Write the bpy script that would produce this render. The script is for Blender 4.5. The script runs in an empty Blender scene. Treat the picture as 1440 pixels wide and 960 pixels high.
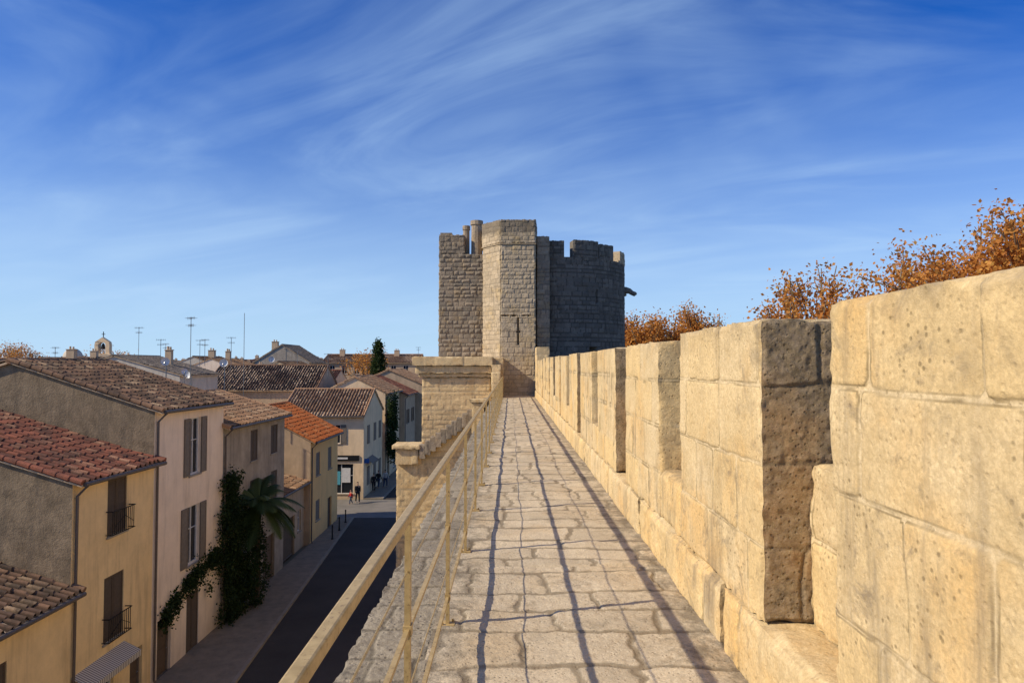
import bpy, bmesh, math, random
import numpy as np
from mathutils import Vector, Matrix, Quaternion
random.seed(7)
E=12.1           # eye height over the street
WK=E-1.6         # walkway level
scene=bpy.context.scene
COL=scene.collection
# ------------------------------------------------------------------ noise
_T=np.random.default_rng(3).random((64,64,64))
def vn3(x,y,z):
    x=np.asarray(x,float);y=np.asarray(y,float);z=np.asarray(z,float)
    x,y,z=np.broadcast_arrays(x,y,z)
    xi=np.floor(x).astype(int);yi=np.floor(y).astype(int);zi=np.floor(z).astype(int)
    fx=x-xi;fy=y-yi;fz=z-zi
    fx=fx*fx*(3-2*fx);fy=fy*fy*(3-2*fy);fz=fz*fz*(3-2*fz)
    def g(a,b,c): return _T[(xi+a)%64,(yi+b)%64,(zi+c)%64]
    c00=g(0,0,0)*(1-fx)+g(1,0,0)*fx;c10=g(0,1,0)*(1-fx)+g(1,1,0)*fx
    c01=g(0,0,1)*(1-fx)+g(1,0,1)*fx;c11=g(0,1,1)*(1-fx)+g(1,1,1)*fx
    a=c00*(1-fy)+c10*fy;b=c01*(1-fy)+c11*fy
    return (a*(1-fz)+b*fz)*2-1
def fbm(x,y,z,o=3):
    s=0;a=1;t=0
    for i in range(o):
        s=s+a*vn3(x*2**i+17*i,y*2**i+5*i,z*2**i);t+=a;a*=.5
    return s/t
def sst(a,b,x):
    t=np.clip((x-a)/(b-a),0,1);return t*t*(3-2*t)
# ------------------------------------------------------------------ objects
def mk(name,verts,faces,mat,parent=None,smooth=False,attrs=None,mats=None,midx=None):
    me=bpy.data.meshes.new(name)
    me.from_pydata([tuple(v) for v in verts] if not isinstance(verts,np.ndarray) else verts.tolist(),[],faces if isinstance(faces,list) else faces.tolist())
    for m in ([mat] if mats is None else mats): me.materials.append(m)
    if midx is not None: me.polygons.foreach_set('material_index',midx)
    if smooth: me.polygons.foreach_set('use_smooth',[True]*len(me.polygons))
    if attrs:
        for k,a in attrs.items():
            at=me.attributes.new(k,'FLOAT','POINT');at.data.foreach_set('value',np.asarray(a,dtype=np.float32).ravel())
    me.update()
    ob=bpy.data.objects.new(name,me);COL.objects.link(ob)
    if parent: ob.parent=parent
    return ob
def empty(name,loc=(0,0,0),rz=0,label=None,cat=None,group=None,parent=None):
    ob=bpy.data.objects.new(name,None);COL.objects.link(ob);ob.location=loc;ob.rotation_euler=(0,0,rz);ob.empty_display_size=.3
    if label: ob['label']=label
    if cat: ob['category']=cat
    if group: ob['group']=group
    if parent: ob.parent=parent
    return ob
class MB:
    def __init__(s): s.v=[];s.f=[];s.m=[]
    def add(s,vs,fs,m=0):
        n=len(s.v);s.v+= [tuple(v) for v in vs];s.f+=[tuple(i+n for i in f) for f in fs];s.m+=[m]*len(fs)
    def box(s,x0,x1,y0,y1,z0,z1,m=0,ch=0):
        s.add([(x0,y0,z0),(x1,y0,z0),(x1,y1,z0),(x0,y1,z0),(x0,y0,z1),(x1,y0,z1),(x1,y1,z1),(x0,y1,z1)],
              [(0,3,2,1),(4,5,6,7),(0,1,5,4),(1,2,6,5),(2,3,7,6),(3,0,4,7)],m)
    def quad(s,a,b,c,d,m=0): s.add([a,b,c,d],[(0,1,2,3)],m)
    def tube(s,pts,rs,n=8,m=0,cap=True):
        pts=[Vector(p) for p in pts]
        if not hasattr(rs,'__len__'): rs=[rs]*len(pts)
        vs=[];fs=[]
        for i,p in enumerate(pts):
            d=(pts[min(i+1,len(pts)-1)]-pts[max(i-1,0)]).normalized()
            a=d.cross(Vector((0,0,1)) if abs(d.z)<.9 else Vector((1,0,0))).normalized();b=d.cross(a)
            for k in range(n):
                t=2*math.pi*(k+.5)/n;vs.append(p+(a*math.cos(t)+b*math.sin(t))*rs[i])
        for i in range(len(pts)-1):
            for k in range(n):
                fs.append((i*n+k,i*n+(k+1)%n,(i+1)*n+(k+1)%n,(i+1)*n+k))
        if cap: fs.append(tuple(range(n))[::-1]);fs.append(tuple(range((len(pts)-1)*n,len(pts)*n)))
        s.add(vs,fs,m)
    def prism(s,poly,h0,h1,axis='z',m=0):
        n=len(poly)
        def P(a,b,h): return (a,b,h) if axis=='z' else ((a,h,b) if axis=='y' else (h,a,b))
        vs=[P(a,b,h0) for a,b in poly]+[P(a,b,h1) for a,b in poly]
        fs=[tuple(range(n))[::-1],tuple(range(n,2*n))]+[(i,(i+1)%n,n+(i+1)%n,n+i) for i in range(n)]
        s.add(vs,fs,m)
    def obj(s,name,mat,parent=None,smooth=False,mats=None):
        return mk(name,s.v,s.f,mat,parent,smooth,mats=mats,midx=s.m if mats else None)
# ------------------------------------------------------------------ materials
class NT:
    def __init__(s,name):
        s.mat=bpy.data.materials.new(name);s.mat.use_nodes=True;s.t=s.mat.node_tree;s.n=s.t.nodes;s.l=s.t.links
        s.b=s.n['Principled BSDF'];s.b.inputs['Roughness'].default_value=.9
        s.b.inputs['Specular IOR Level'].default_value=.2
        s.pos=s.n.new('ShaderNodeNewGeometry').outputs['Position']
    def noise(s,scale,detail=4,rough=.6,vec=None,dist=0):
        n=s.n.new('ShaderNodeTexNoise');n.inputs['Scale'].default_value=scale;n.inputs['Detail'].default_value=detail
        n.inputs['Roughness'].default_value=rough;n.inputs['Distortion'].default_value=dist
        s.l.new(vec or s.pos,n.inputs['Vector']);return n.outputs['Fac']
    def vor(s,scale,feat='F1',vec=None):
        n=s.n.new('ShaderNodeTexVoronoi');n.feature=feat;n.inputs['Scale'].default_value=scale
        s.l.new(vec or s.pos,n.inputs['Vector']);return n.outputs['Distance']
    def ramp(s,fac,a,b):
        n=s.n.new('ShaderNodeMapRange');n.inputs['From Min'].default_value=a;n.inputs['From Max'].default_value=b
        s.l.new(fac,n.inputs['Value']);return n.outputs['Result']
    def mix(s,fac,a,b,mode='MIX'):
        n=s.n.new('ShaderNodeMix');n.data_type='RGBA';n.blend_type=mode
        if isinstance(fac,(int,float)): n.inputs[0].default_value=fac
        else: s.l.new(fac,n.inputs[0])
        for i,x in ((6,a),(7,b)):
            if isinstance(x,(tuple,list)): n.inputs[i].default_value=(*x[:3],1)
            else: s.l.new(x,n.inputs[i])
        return n.outputs[2]
    def math(s,op,a,b=None):
        n=s.n.new('ShaderNodeMath');n.operation=op
        for i,x in ((0,a),(1,b)):
            if x is None: continue
            if isinstance(x,(int,float)): n.inputs[i].default_value=x
            else: s.l.new(x,n.inputs[i])
        return n.outputs[0]
    def attr(s,name):
        n=s.n.new('ShaderNodeAttribute');n.attribute_name=name;return n.outputs['Fac']
    def scalevec(s,v):
        n=s.n.new('ShaderNodeVectorMath');n.operation='MULTIPLY';s.l.new(s.pos,n.inputs[0]);n.inputs[1].default_value=v;return n.outputs[0]
    def bump(s,h,st,dist=.01):
        n=s.n.new('ShaderNodeBump');n.inputs['Strength'].default_value=st;n.inputs['Distance'].default_value=dist
        s.l.new(h,n.inputs['Height']);s.l.new(n.outputs[0],s.b.inputs['Normal'])
    def col(s,c):
        if isinstance(c,(tuple,list)): s.b.inputs['Base Color'].default_value=(*c[:3],1)
        else: s.l.new(c,s.b.inputs['Base Color'])
def stone_mat(name,A,B,mortar,dark,darkamt=.5,fine=60,bump=.6,streak=True,pit=.5,orange=None,old_shade=None,crease=.55,edgex=False,morta=.85,topz=None,bd=.012):
    m=NT(name)
    c=m.mix(m.attr('tone'),A,B)
    c=m.mix(m.ramp(m.noise(2.3,5,.65),.38,.72),c,m.mix(.65,c,[x*.62 for x in A]))
    c=m.mix(m.math('MULTIPLY',m.ramp(m.noise(11,6,.75,dist=.5),.5,.72),.45),c,[A[0]*.64,A[1]*.58,A[2]*.50])
    if orange: c=m.mix(m.math('MULTIPLY',m.ramp(m.noise(1.4,4,.6),.5,.68),.55),c,orange)
    mo=m.attr('mort')
    c=m.mix(m.math('MULTIPLY',mo,morta),c,mortar)
    cr=m.math('MULTIPLY',m.math('MULTIPLY',mo,m.math('SUBTRACT',1,mo)),4*crease)
    cr=m.math('MULTIPLY',cr,m.ramp(m.noise(4,4,.6),.35,.6))
    c=m.mix(cr,c,[x*.28 for x in A])
    d=m.ramp(m.noise(5.5,8,.72,dist=.6),.52,.66)
    if streak:
        d2=m.ramp(m.noise(1.0,6,.65,vec=m.scalevec((6,6,.9))),.52,.70)
        d=m.math('MAXIMUM',d,d2)
    big=m.ramp(m.noise(.7,3,.5),.40,.60)
    c=m.mix(m.math('MULTIPLY',m.math('MULTIPLY',d,big),darkamt),c,dark)
    sx=m.n.new('ShaderNodeSeparateXYZ');m.l.new(m.pos,sx.inputs[0])
    if topz:
        tz=m.ramp(m.math('ADD',sx.outputs[2],m.math('MULTIPLY',m.noise(3.5,7,.75),.9)),topz+.42,topz+.72)
        c=m.mix(m.math('MULTIPLY',tz,.7),c,dark)
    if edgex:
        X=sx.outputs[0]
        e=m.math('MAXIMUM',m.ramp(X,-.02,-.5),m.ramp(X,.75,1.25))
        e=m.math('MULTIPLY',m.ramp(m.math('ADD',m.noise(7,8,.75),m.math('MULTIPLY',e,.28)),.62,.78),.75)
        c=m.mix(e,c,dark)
    if old_shade:  # merlon ends: old brown stone, with their shade also put into the colour
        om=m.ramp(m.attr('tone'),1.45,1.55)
        oc=m.mix(m.ramp(m.noise(14,8,.8),.40,.60),old_shade,[x*.35 for x in old_shade]);oc=m.mix(m.math('MULTIPLY',m.ramp(m.noise(1.2,4),.52,.66),.5),oc,[x*y for x,y in zip(old_shade,(1.35,1.0,.62))])
        oc=m.mix(m.math('MULTIPLY',m.ramp(m.vor(38),.32,.10),.75),oc,[x*.18 for x in old_shade])
        oc=m.mix(m.math('MULTIPLY',mo,.5),oc,[x*.3 for x in old_shade])
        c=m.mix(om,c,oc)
    sp=m.ramp(m.noise(fine,3,.7),.40,.62)
    c=m.mix(m.math('MULTIPLY',m.math('SUBTRACT',1,sp),.40),c,[x*.45 for x in A])
    pits=m.ramp(m.vor(fine*.55),.12,.3)
    c=m.mix(m.math('MULTIPLY',m.math('MULTIPLY',m.math('SUBTRACT',1,pits),m.ramp(m.noise(3.1,3),.5,.6)),pit),c,[x*.25 for x in A])
    m.col(c)
    h=m.math('ADD',m.noise(fine*.6,6,.75),m.math('MULTIPLY',pits,.35))
    if old_shade:
        h=m.math('ADD',h,m.math('MULTIPLY',m.math('MULTIPLY',om,m.math('ADD',m.noise(34,8,.85),m.ramp(m.vor(38),.0,.3))),1.9))
    m.bump(h,bump,bd)
    return m.mat
M={}
M['merlon']=stone_mat('limestone_parapet',(.84,.61,.295),(.76,.60,.36),(.76,.61,.38),(.18,.145,.11),.80,55,.65,True,.7,(.74,.43,.13),old_shade=(.40,.30,.195),morta=.65,crease=.85,topz=E+.15)
M['gate']=stone_mat('gate_limestone',(.88,.66,.36),(.72,.54,.30),(.5,.4,.27),(.14,.12,.10),.6,20,.7,True,.5,(.62,.38,.14))
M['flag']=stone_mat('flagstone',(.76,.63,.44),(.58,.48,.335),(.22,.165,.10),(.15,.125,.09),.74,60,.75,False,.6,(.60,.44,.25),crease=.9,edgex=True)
M['ledge']=stone_mat('rubble_ledge',(.46,.39,.28),(.28,.235,.175),(.17,.14,.095),(.055,.05,.04),.85,48,1.0,False,.9,crease=.4)
M['tower_warm']=stone_mat('tower_stone_weathered',(.44,.35,.25),(.24,.21,.165),(.16,.135,.11),(.055,.05,.045),.85,16,.8,True,.5,(.40,.27,.12))
M['tower_mid']=stone_mat('tower_stone_pale',(.68,.545,.37),(.46,.37,.25),(.28,.23,.17),(.08,.07,.06),.75,16,.8,True,.4,(.54,.38,.16),topz=E+6.9)
M['tower_grey']=stone_mat('tower_stone_grey',(.25,.22,.18),(.12,.11,.095),(.06,.055,.05),(.04,.04,.037),.75,14,.7,True,.4,crease=.8)
M['rampart']=stone_mat('rampart_stone',(.64,.50,.32),(.54,.43,.28),(.40,.33,.24),(.14,.12,.10),.6,14,.6,True,.4)
def plaster(name,c,var=.25,dirt=(.16,.13,.1),dirtamt=.4,sc=1.2,bump=.25):
    m=NT(name)
    k=m.mix(m.ramp(m.noise(sc,6,.65),.3,.7),c,[x*(1-var) for x in c])
    s=m.ramp(m.noise(1.0,5,.6,vec=m.scalevec((3,3,.35))),.5,.78)
    k=m.mix(m.math('MULTIPLY',s,dirtamt),k,dirt)
    k=m.mix(m.math('MULTIPLY',m.ramp(m.noise(14,4,.7),.55,.7),.2),k,[x*.5 for x in c])
    sz=m.n.new('ShaderNodeSeparateXYZ');m.l.new(m.pos,sz.inputs[0])
    lo=m.math('MULTIPLY',m.ramp(m.math('ADD',sz.outputs[2],m.math('MULTIPLY',m.noise(1.5,4),1.6)),2.4,.6),.45)
    k=m.mix(lo,k,dirt)
    m.col(k);m.bump(m.noise(12,5,.7),bump,.03);return m.mat
M['yellow']=plaster('yellow_plaster',(.98,.71,.36),.2,(.3,.2,.12),.45)
M['pink']=plaster('pink_plaster',(.98,.79,.60),.14,(.35,.27,.2),.4)
M['greywall']=plaster('grey_render',(.46,.39,.31),.4,(.15,.13,.11),.6)
M['brownwall']=plaster('rough_brown_render',(.34,.25,.16),.5,(.11,.09,.07),.75,2.2,.8)
M['yellow2']=plaster('ochre_plaster',(1.0,.60,.24),.10,(.3,.18,.1),.2)
M['cream']=plaster('cream_plaster',(.92,.68,.42),.18)
M['white']=plaster('pale_render',(.66,.58,.47),.2)
M['beige']=plaster('beige_render',(.62,.45,.29),.25)
M['concrete']=plaster('pavement_concrete',(.38,.31,.22),.35,(.12,.1,.08),.5,2)
M['kerb']=plaster('kerb_stone',(.42,.36,.28),.3)
def tiles(name,A,B,C,dark,darkamt):
    m=NT(name)
    t=m.attr('tone')
    c=m.mix(m.ramp(t,0,.6),A,B);c=m.mix(m.ramp(t,.7,1),c,C)
    d=m.ramp(m.noise(1.3,7,.75),.42,.62)
    c=m.mix(m.math('MULTIPLY',d,darkamt),c,dark)
    c=m.mix(m.math('MULTIPLY',m.attr('mort'),.75),c,[x*.25 for x in dark])
    c=m.mix(m.math('MULTIPLY',m.ramp(m.noise(22,4,.7),.5,.66),.5),c,[x*.5 for x in A])
    m.col(c);m.bump(m.noise(30,4),.4,.01);return m.mat
M['tile_red']=tiles('red_roof_tiles',(.34,.12,.07),(.20,.07,.045),(.50,.27,.16),(.075,.05,.04),.85)
M['tile_orange']=tiles('orange_roof_tiles',(.62,.19,.055),(.52,.14,.04),(.64,.28,.11),(.22,.08,.04),.25)
M['tile_brown']=tiles('brown_roof_tiles',(.30,.17,.10),(.14,.085,.06),(.50,.34,.20),(.045,.038,.03),.8)
M['tile_tan']=tiles('tan_roof_tiles',(.50,.29,.16),(.32,.18,.10),(.62,.43,.26),(.13,.095,.065),.55)
M['tile_grey']=tiles('grey_roof_tiles',(.26,.21,.17),(.17,.14,.12),(.34,.28,.22),(.06,.06,.055),.6)
def simple(name,c,rough=.6,metal=0,var=.2,sc=8):
    m=NT(name);m.col(m.mix(m.ramp(m.noise(sc,4),.35,.7),c,[x*(1-var) for x in c]));m.b.inputs['Roughness'].default_value=rough;m.b.inputs['Metallic'].default_value=metal;return m.mat
m=NT('painted_railing_metal');c=m.mix(m.ramp(m.noise(20,4),.35,.7),(.50,.36,.16),(.36,.25,.10));c=m.mix(m.math('MULTIPLY',m.ramp(m.noise(60,5,.8),.56,.66),.8),c,(.14,.07,.03));m.col(c);m.b.inputs['Roughness'].default_value=.4;m.bump(m.noise(80,3),.15,.002);M['rail']=m.mat
M['shutter']=simple('brown_shutter',(.11,.08,.055),.7)
M['shutter_grey']=simple('taupe_shutter',(.22,.18,.14),.7)
M['wood']=simple('door_wood',(.13,.09,.06),.6)
M['whitepaint']=simple('white_paint',(.72,.70,.66),.5)
M['iron']=simple('black_iron',(.02,.02,.022),.5,.3)
M['glass']=simple('window_glass',(.02,.024,.03),.12)
M['metal']=simple('grey_metal',(.25,.25,.25),.4,.6)
M['zinc']=simple('zinc_pipe',(.16,.13,.11),.5,.3)
M['dish']=simple('white_dish',(.75,.75,.74),.4)
M['blue']=simple('blue_sign_enamel',(.03,.12,.40),.4)
M['teal']=simple('teal_poster',(.12,.42,.50),.4)
m=NT('striped_awning_cloth')
w=m.n.new('ShaderNodeTexWave');w.bands_direction='Y';w.inputs['Scale'].default_value=3.2;m.l.new(m.pos,w.inputs['Vector'])
m.col(m.mix(m.ramp(w.outputs['Fac'],.45,.55),(.66,.60,.50),(.24,.21,.18)));M['awning']=m.mat
m=NT('asphalt');c=m.mix(m.ramp(m.noise(.5,5,.6),.3,.7),(.042,.035,.029),(.065,.055,.045));c=m.mix(m.math('MULTIPLY',m.ramp(m.noise(120,2),.5,.7),.5),c,(.12,.11,.095));m.col(c);m.bump(m.noise(150,2),.4,.005);M['asphalt']=m.mat
m=NT('paving_light');c=m.mix(m.ramp(m.noise(.6,5,.6),.3,.7),(.24,.21,.18),(.16,.145,.12));m.col(c);M['paving']=m.mat
m=NT('ground_earth');c=m.mix(m.ramp(m.noise(.05,6,.6),.4,.6),(.17,.15,.11),(.09,.10,.05));m.col(c);M['ground']=m.mat
def leafm(name,A,B,C):
    m=NT(name);t=m.attr('tone');c=m.mix(m.ramp(t,0,.5),A,B);c=m.mix(m.ramp(t,.6,1),c,C);m.col(c);m.b.inputs['Roughness'].default_value=.6
    tr=m.n.new('ShaderNodeBsdfTranslucent');m.l.new(c,tr.inputs['Color']);mx=m.n.new('ShaderNodeMixShader');mx.inputs[0].default_value=.45
    m.l.new(m.b.outputs[0],mx.inputs[1]);m.l.new(tr.outputs[0],mx.inputs[2]);m.l.new(mx.outputs[0],m.n['Material Output'].inputs['Surface']);return m.mat
M['leaf_autumn']=leafm('autumn_leaves',(.76,.36,.07),(.50,.20,.045),(.84,.52,.13))
M['leaf_green']=leafm('green_leaves',(.04,.07,.018),(.022,.042,.012),(.08,.11,.03))
M['leaf_palm']=leafm('palm_leaves',(.07,.11,.03),(.045,.075,.022),(.13,.17,.05))
M['bark']=simple('bark',(.28,.21,.14),.9,0,.5,6)
M['palmbark']=simple('palm_bark',(.10,.075,.05),.9,0,.5,14)
# ------------------------------------------------------------------ masonry sheets
def sheet(w,h,res,fn,rows,seed,bw=(.45,.85),off=.01,mort=.016,mdepth=.012,rough=.006,c=.03,edges=(1,1,1,1),boss=0,wob=.012,holes=(),hf=0,dk=0,soft=2.4,und=0,fres=None):
    rg=np.random.default_rng(seed)
    res=fres or res
    nu=max(2,int(round(w/res)))+1;nv=max(2,int(round(h/res)))+1
    U,V=np.meshgrid(np.linspace(0,w,nu),np.linspace(0,h,nv))
    sx=seed*3.7
    uw=U+wob*2*fbm(U*2.2+sx,V*2.2,sx,3)+wob*.6*vn3(U*12,V*12,sx); vw=V+wob*1.6*fbm(U*1.9+9,V*2.2+sx,sx+4,3)+wob*.5*vn3(U*12,V*12,sx+9)
    rows=np.array(rows,float)
    ri=np.clip(np.searchsorted(rows,vw)-1,0,len(rows)-2)
    dv=np.minimum(vw-rows[ri],rows[ri+1]-vw)
    tone=np.zeros_like(U);du=np.full_like(U,9.);offs=np.zeros_like(U);tx=np.zeros_like(U);ty=np.zeros_like(U)
    for r in range(len(rows)-1):
        k=[-rg.uniform(0,bw[1])]
        while k[-1]<w+.1: k.append(k[-1]+rg.uniform(*bw))
        k=np.array(k);mk_=ri==r
        ci=np.clip(np.searchsorted(k,uw[mk_])-1,0,len(k)-2)
        tn=rg.random(len(k));of=rg.uniform(-1,1,len(k));tt=rg.uniform(-1,1,(2,len(k)))
        tone[mk_]=tn[ci];offs[mk_]=of[ci];du[mk_]=np.minimum(uw[mk_]-k[ci],k[ci+1]-uw[mk_])
        tx[mk_]=tt[0][ci]*((uw[mk_]-k[ci])/(k[ci+1]-k[ci])-.5);ty[mk_]=tt[1][ci]
    d=np.minimum(du,dv)
    rc=.04
    cor=np.where((du<rc)&(dv<rc),rc-np.hypot(rc-np.clip(du,0,rc),rc-np.clip(dv,0,rc)),d)
    d=np.minimum(d,cor)
    mw=mort*(1+.6*vn3(U*3,V*3,sx+31))
    mo=1-sst(mw*.45,mw,d)
    disp=(off*offs+off*tx*1.2)*(1-mo)-mdepth*(1-sst(0,mw*soft,d))+rough*fbm(U*5+sx,V*5,sx,4)*1.6+rough*.7*vn3(U*28,V*28,sx)
    pit=np.clip(vn3(U*17+3,V*17,sx+3)-.45,0,1)*np.clip(.5+fbm(U*1.3,V*1.3,sx+7,2)*2,0,1)
    disp=disp-pit*rough*3
    if und: disp=disp+und*fbm(U*2.1,V*2.1,sx+13,2)
    if hf: disp=disp+hf*.7*vn3(U*45+1,V*45,sx)+hf*.7*vn3(U*78,V*78,sx+2)-hf*1.6*np.clip(vn3(U*52,V*52,sx+5)-.15,0,1)
    if boss:
        bo=np.where(ty>-.2,1.,.15)*sst(mort,mort+.09,d)
        disp=disp+boss*bo*(.7+.5*fbm(U*6,V*6,sx,3))
    for (hu0,hu1,hv0,hv1,dd) in holes:
        inside=(U>hu0)&(U<hu1)&(V>hv0)&(V<hv1);disp=np.where(inside,-dd,disp)
    def pos(u,v,dn): return fn(u,v,dn)
    if c>0:
        P0=pos(np.round(U/w)*w,V,0*U);eU=.3*c+.35*c*vn3(P0[0]*6,P0[1]*6,P0[2]*6)+.3*c*vn3(P0[0]*21,P0[1]*21,P0[2]*21)
        P1=pos(U,np.round(V/h)*h,0*U);eV=.3*c+.35*c*vn3(P1[0]*6,P1[1]*6,P1[2]*6)+.3*c*vn3(P1[0]*21,P1[1]*21,P1[2]*21)
        eU=np.clip(eU,0,None);eV=np.clip(eV,0,None)
        tL=(1-sst(0,c*1.2,U))*edges[0];tR=(1-sst(0,c*1.2,w-U))*edges[1];tB=(1-sst(0,c*1.2,V))*edges[2];tT=(1-sst(0,c*1.2,h-V))*edges[3]
        tm=np.maximum(np.maximum(tL,tR),np.maximum(tB,tT))
        disp=disp*(1-tm)-np.maximum(eU*np.maximum(tL,tR),eV*np.maximum(tB,tT))
        Uo=U+eU*tL-eU*tR;Vo=V+eV*tB-eV*tT
        if edges==(0,0,1,1): Uo,Vo=U,V
    else: Uo,Vo=U,V
    X,Y,Z=pos(Uo,Vo,disp)
    vs=np.stack([X.ravel(),Y.ravel(),Z.ravel()],1)
    i=np.arange(nv*nu).reshape(nv,nu)
    fs=np.stack([i[:-1,:-1].ravel(),i[:-1,1:].ravel(),i[1:,1:].ravel(),i[1:,:-1].ravel()],1)
    return vs,fs,(np.clip(tone,0,1)+dk).ravel(),mo.ravel()
def plane(O,U,V,N):
    O,U,V,N=[np.array(a,float) for a in (O,U,V,N)]
    return lambda u,v,d:tuple(O[k]+u*U[k]+v*V[k]+d*N[k] for k in range(3))
def joinsheets(name,L,mat,parent=None,smooth=True):
    n=0;V=[];F=[];T=[];Mo=[]
    for v,f,t,m_ in L: V.append(v);F.append(f+n);T.append(t);Mo.append(m_);n+=len(v)
    return mk(name,np.concatenate(V),np.concatenate(F),mat,parent,smooth,{'tone':np.concatenate(T),'mort':np.concatenate(Mo)})
def courses(h,a,b,seed,z0=0):
    rg=np.random.default_rng(seed);k=[-rg.uniform(0,.05)]
    while k[-1]<h: k.append(k[-1]+rg.uniform(a,b))
    if h-k[-2]<a*.5 and len(k)>3: k.pop(-2)
    return k
def stonebox(x0,x1,y0,y1,z0,z1,res,rows,seed,res2=None,back=True,sides=None,**kw):
    r2=res2 or res*2.5;L=[]
    w,dp,h=x1-x0,y1-y0,z1-z0
    L.append(sheet(dp,h,res,plane((x0,y1,z0),(0,-1,0),(0,0,1),(-1,0,0)),rows,seed,**kw))
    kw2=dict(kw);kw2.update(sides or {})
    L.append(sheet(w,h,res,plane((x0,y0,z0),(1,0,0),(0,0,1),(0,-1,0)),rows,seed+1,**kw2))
    L.append(sheet(w,dp,res,plane((x0,y0,z1),(1,0,0),(0,1,0),(0,0,1)),[-1,99],seed+2,**kw))
    L.append(sheet(dp,h,r2,plane((x1,y0,z0),(0,1,0),(0,0,1),(1,0,0)),rows,seed+3,**kw))
    L.append(sheet(w,h,r2,plane((x1,y1,z0),(-1,0,0),(0,0,1),(0,1,0)),rows,seed+4,**kw))
    return L
# ------------------------------------------------------------------ rampart
XI=1.22
ramp=empty('rampart_wall',(0,0,0),0,'long sunlit limestone rampart with crenellated parapet beside the walkway','wall')
mb=MB();mb.box(-.9,2.0,-6,37,0,WK-.05);mb.obj('wall_body',M['rampart'],ramp)
L=[sheet(41,10.4,.12,plane((-.905,36,.0),(0,-1,0),(0,0,1),(-1,0,0)),courses(10.6,.3,.42,5),51,c=0,off=.02)]
joinsheets('wall_face',L,M['rampart'],ramp)
P=2.35;GW=.73
starts=[3.35+P*k for k in range(-2,13)]
pz=E-1.26;mt=E+.23
slots=[-3,.8,3.97,6.5,8.6,11.3,14.5,19.,24.,34.2]
L=[]
for i in range(len(slots)-1):
    a,b=slots[i]+.035,slots[i+1]-.035
    res=.014 if a<5 else (.03 if a<10 else .06)
    L+=stonebox(XI-.012,XI+.62,a,b,WK-.05,pz,res,[-1,99],300+i*7,bw=(.7,1.3),off=.008,rough=.006,c=.045,hf=.0015,und=.008)
joinsheets('plinth',L,M['merlon'],ramp)
mb=MB();mb.box(XI+.25,XI+.6,-3,34.2,WK-.04,pz-.02);mb.obj('plinth_core',M['rampart'],ramp)
for k,s in enumerate(starts):
    e=s+P-GW
    res=.0105 if s<5 else (.022 if s<8 else (.04 if s<14 else .07))
    if s<0: res=.04
    hh=mt-pz+random.uniform(-.03,.03)
    rows=[-.02]; rg=random.Random(k*5+1)
    for q in (.37,.76,1.13): rows.append(q+rg.uniform(-.035,.035))
    rows+= [hh+.03]
    if k==1: rows=[-.02,.33,.78,1.17,hh+.05]
    if k in (2,4,6,9): sd={'rough':.0045,'off':.006,'hf':.0016 if k==2 else .004,'dk':1.6,'mdepth':.009,'c':.028,'fres':.0065 if k==2 else None}  # rough old end faces, painted darker for the shade on them too
    else: sd={'rough':.004,'hf':.002}
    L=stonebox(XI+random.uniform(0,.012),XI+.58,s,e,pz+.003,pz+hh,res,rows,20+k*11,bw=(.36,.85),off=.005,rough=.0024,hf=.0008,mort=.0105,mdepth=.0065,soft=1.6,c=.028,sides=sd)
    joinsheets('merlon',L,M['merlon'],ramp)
    if k>0:
        a=s-GW+.004;b=s-.004
        if k%2==0: L=stonebox(XI+.235,XI+.56,a,b,pz+.003,E-.48,res,[-.02,.42,2],500+k*11,bw=(.4,.8),off=.006,rough=.005,c=.035,hf=.001)
        else: L=stonebox(XI+.01,XI+.56,a,b,pz+.003,E-.87,res,[-1,2],500+k*11,bw=(.8,1.2),off=.006,rough=.005,c=.035)
        joinsheets('crenel_sill',L,M['merlon'],ramp)
L=stonebox(XI+.05,XI+.7,33.8,35.7,pz-.3,E+.9,.07,courses(3,.3,.4,4),900,c=.04);joinsheets('end_pier',L,M['gate'],ramp)
def ledgeL(y0,y1,res,seed):
    return sheet(.46,y1-y0,res,plane((-.92,y0,WK-.015),(1,0,0),(0,1,0),(0,0,1)),courses(y1-y0+.2,.22,.5,seed),seed,bw=(.18,.44),off=.006,rough=.006,mort=.014,mdepth=.009,c=.03,edges=(1,0,0,0),wob=.03,hf=.004,und=.01)
L=[ledgeL(.5,6,.010,61),ledgeL(6,14,.025,62),ledgeL(14,33,.06,63)]
joinsheets('ledge',L,M['ledge'],ramp)
def wl(y0,y1,res,seed):
    return sheet(1.70,y1-y0,res,plane((-.47,y0,WK),(1,0,0),(0,1,0),(0,0,1)),courses(y1-y0+.5,.24,.58,seed),seed,bw=(.32,.90),off=.006,rough=.0042,hf=.0009,mort=.020,mdepth=.0075,soft=1.5,c=.02,edges=(0,0,1,1),wob=.048,und=.020)
L=[wl(.3,5.5,.0115,71),wl(5.5,12,.02,72),wl(12,36.2,.045,73)]
o=joinsheets('walkway',L,M['flag']);o['kind']='structure'
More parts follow.
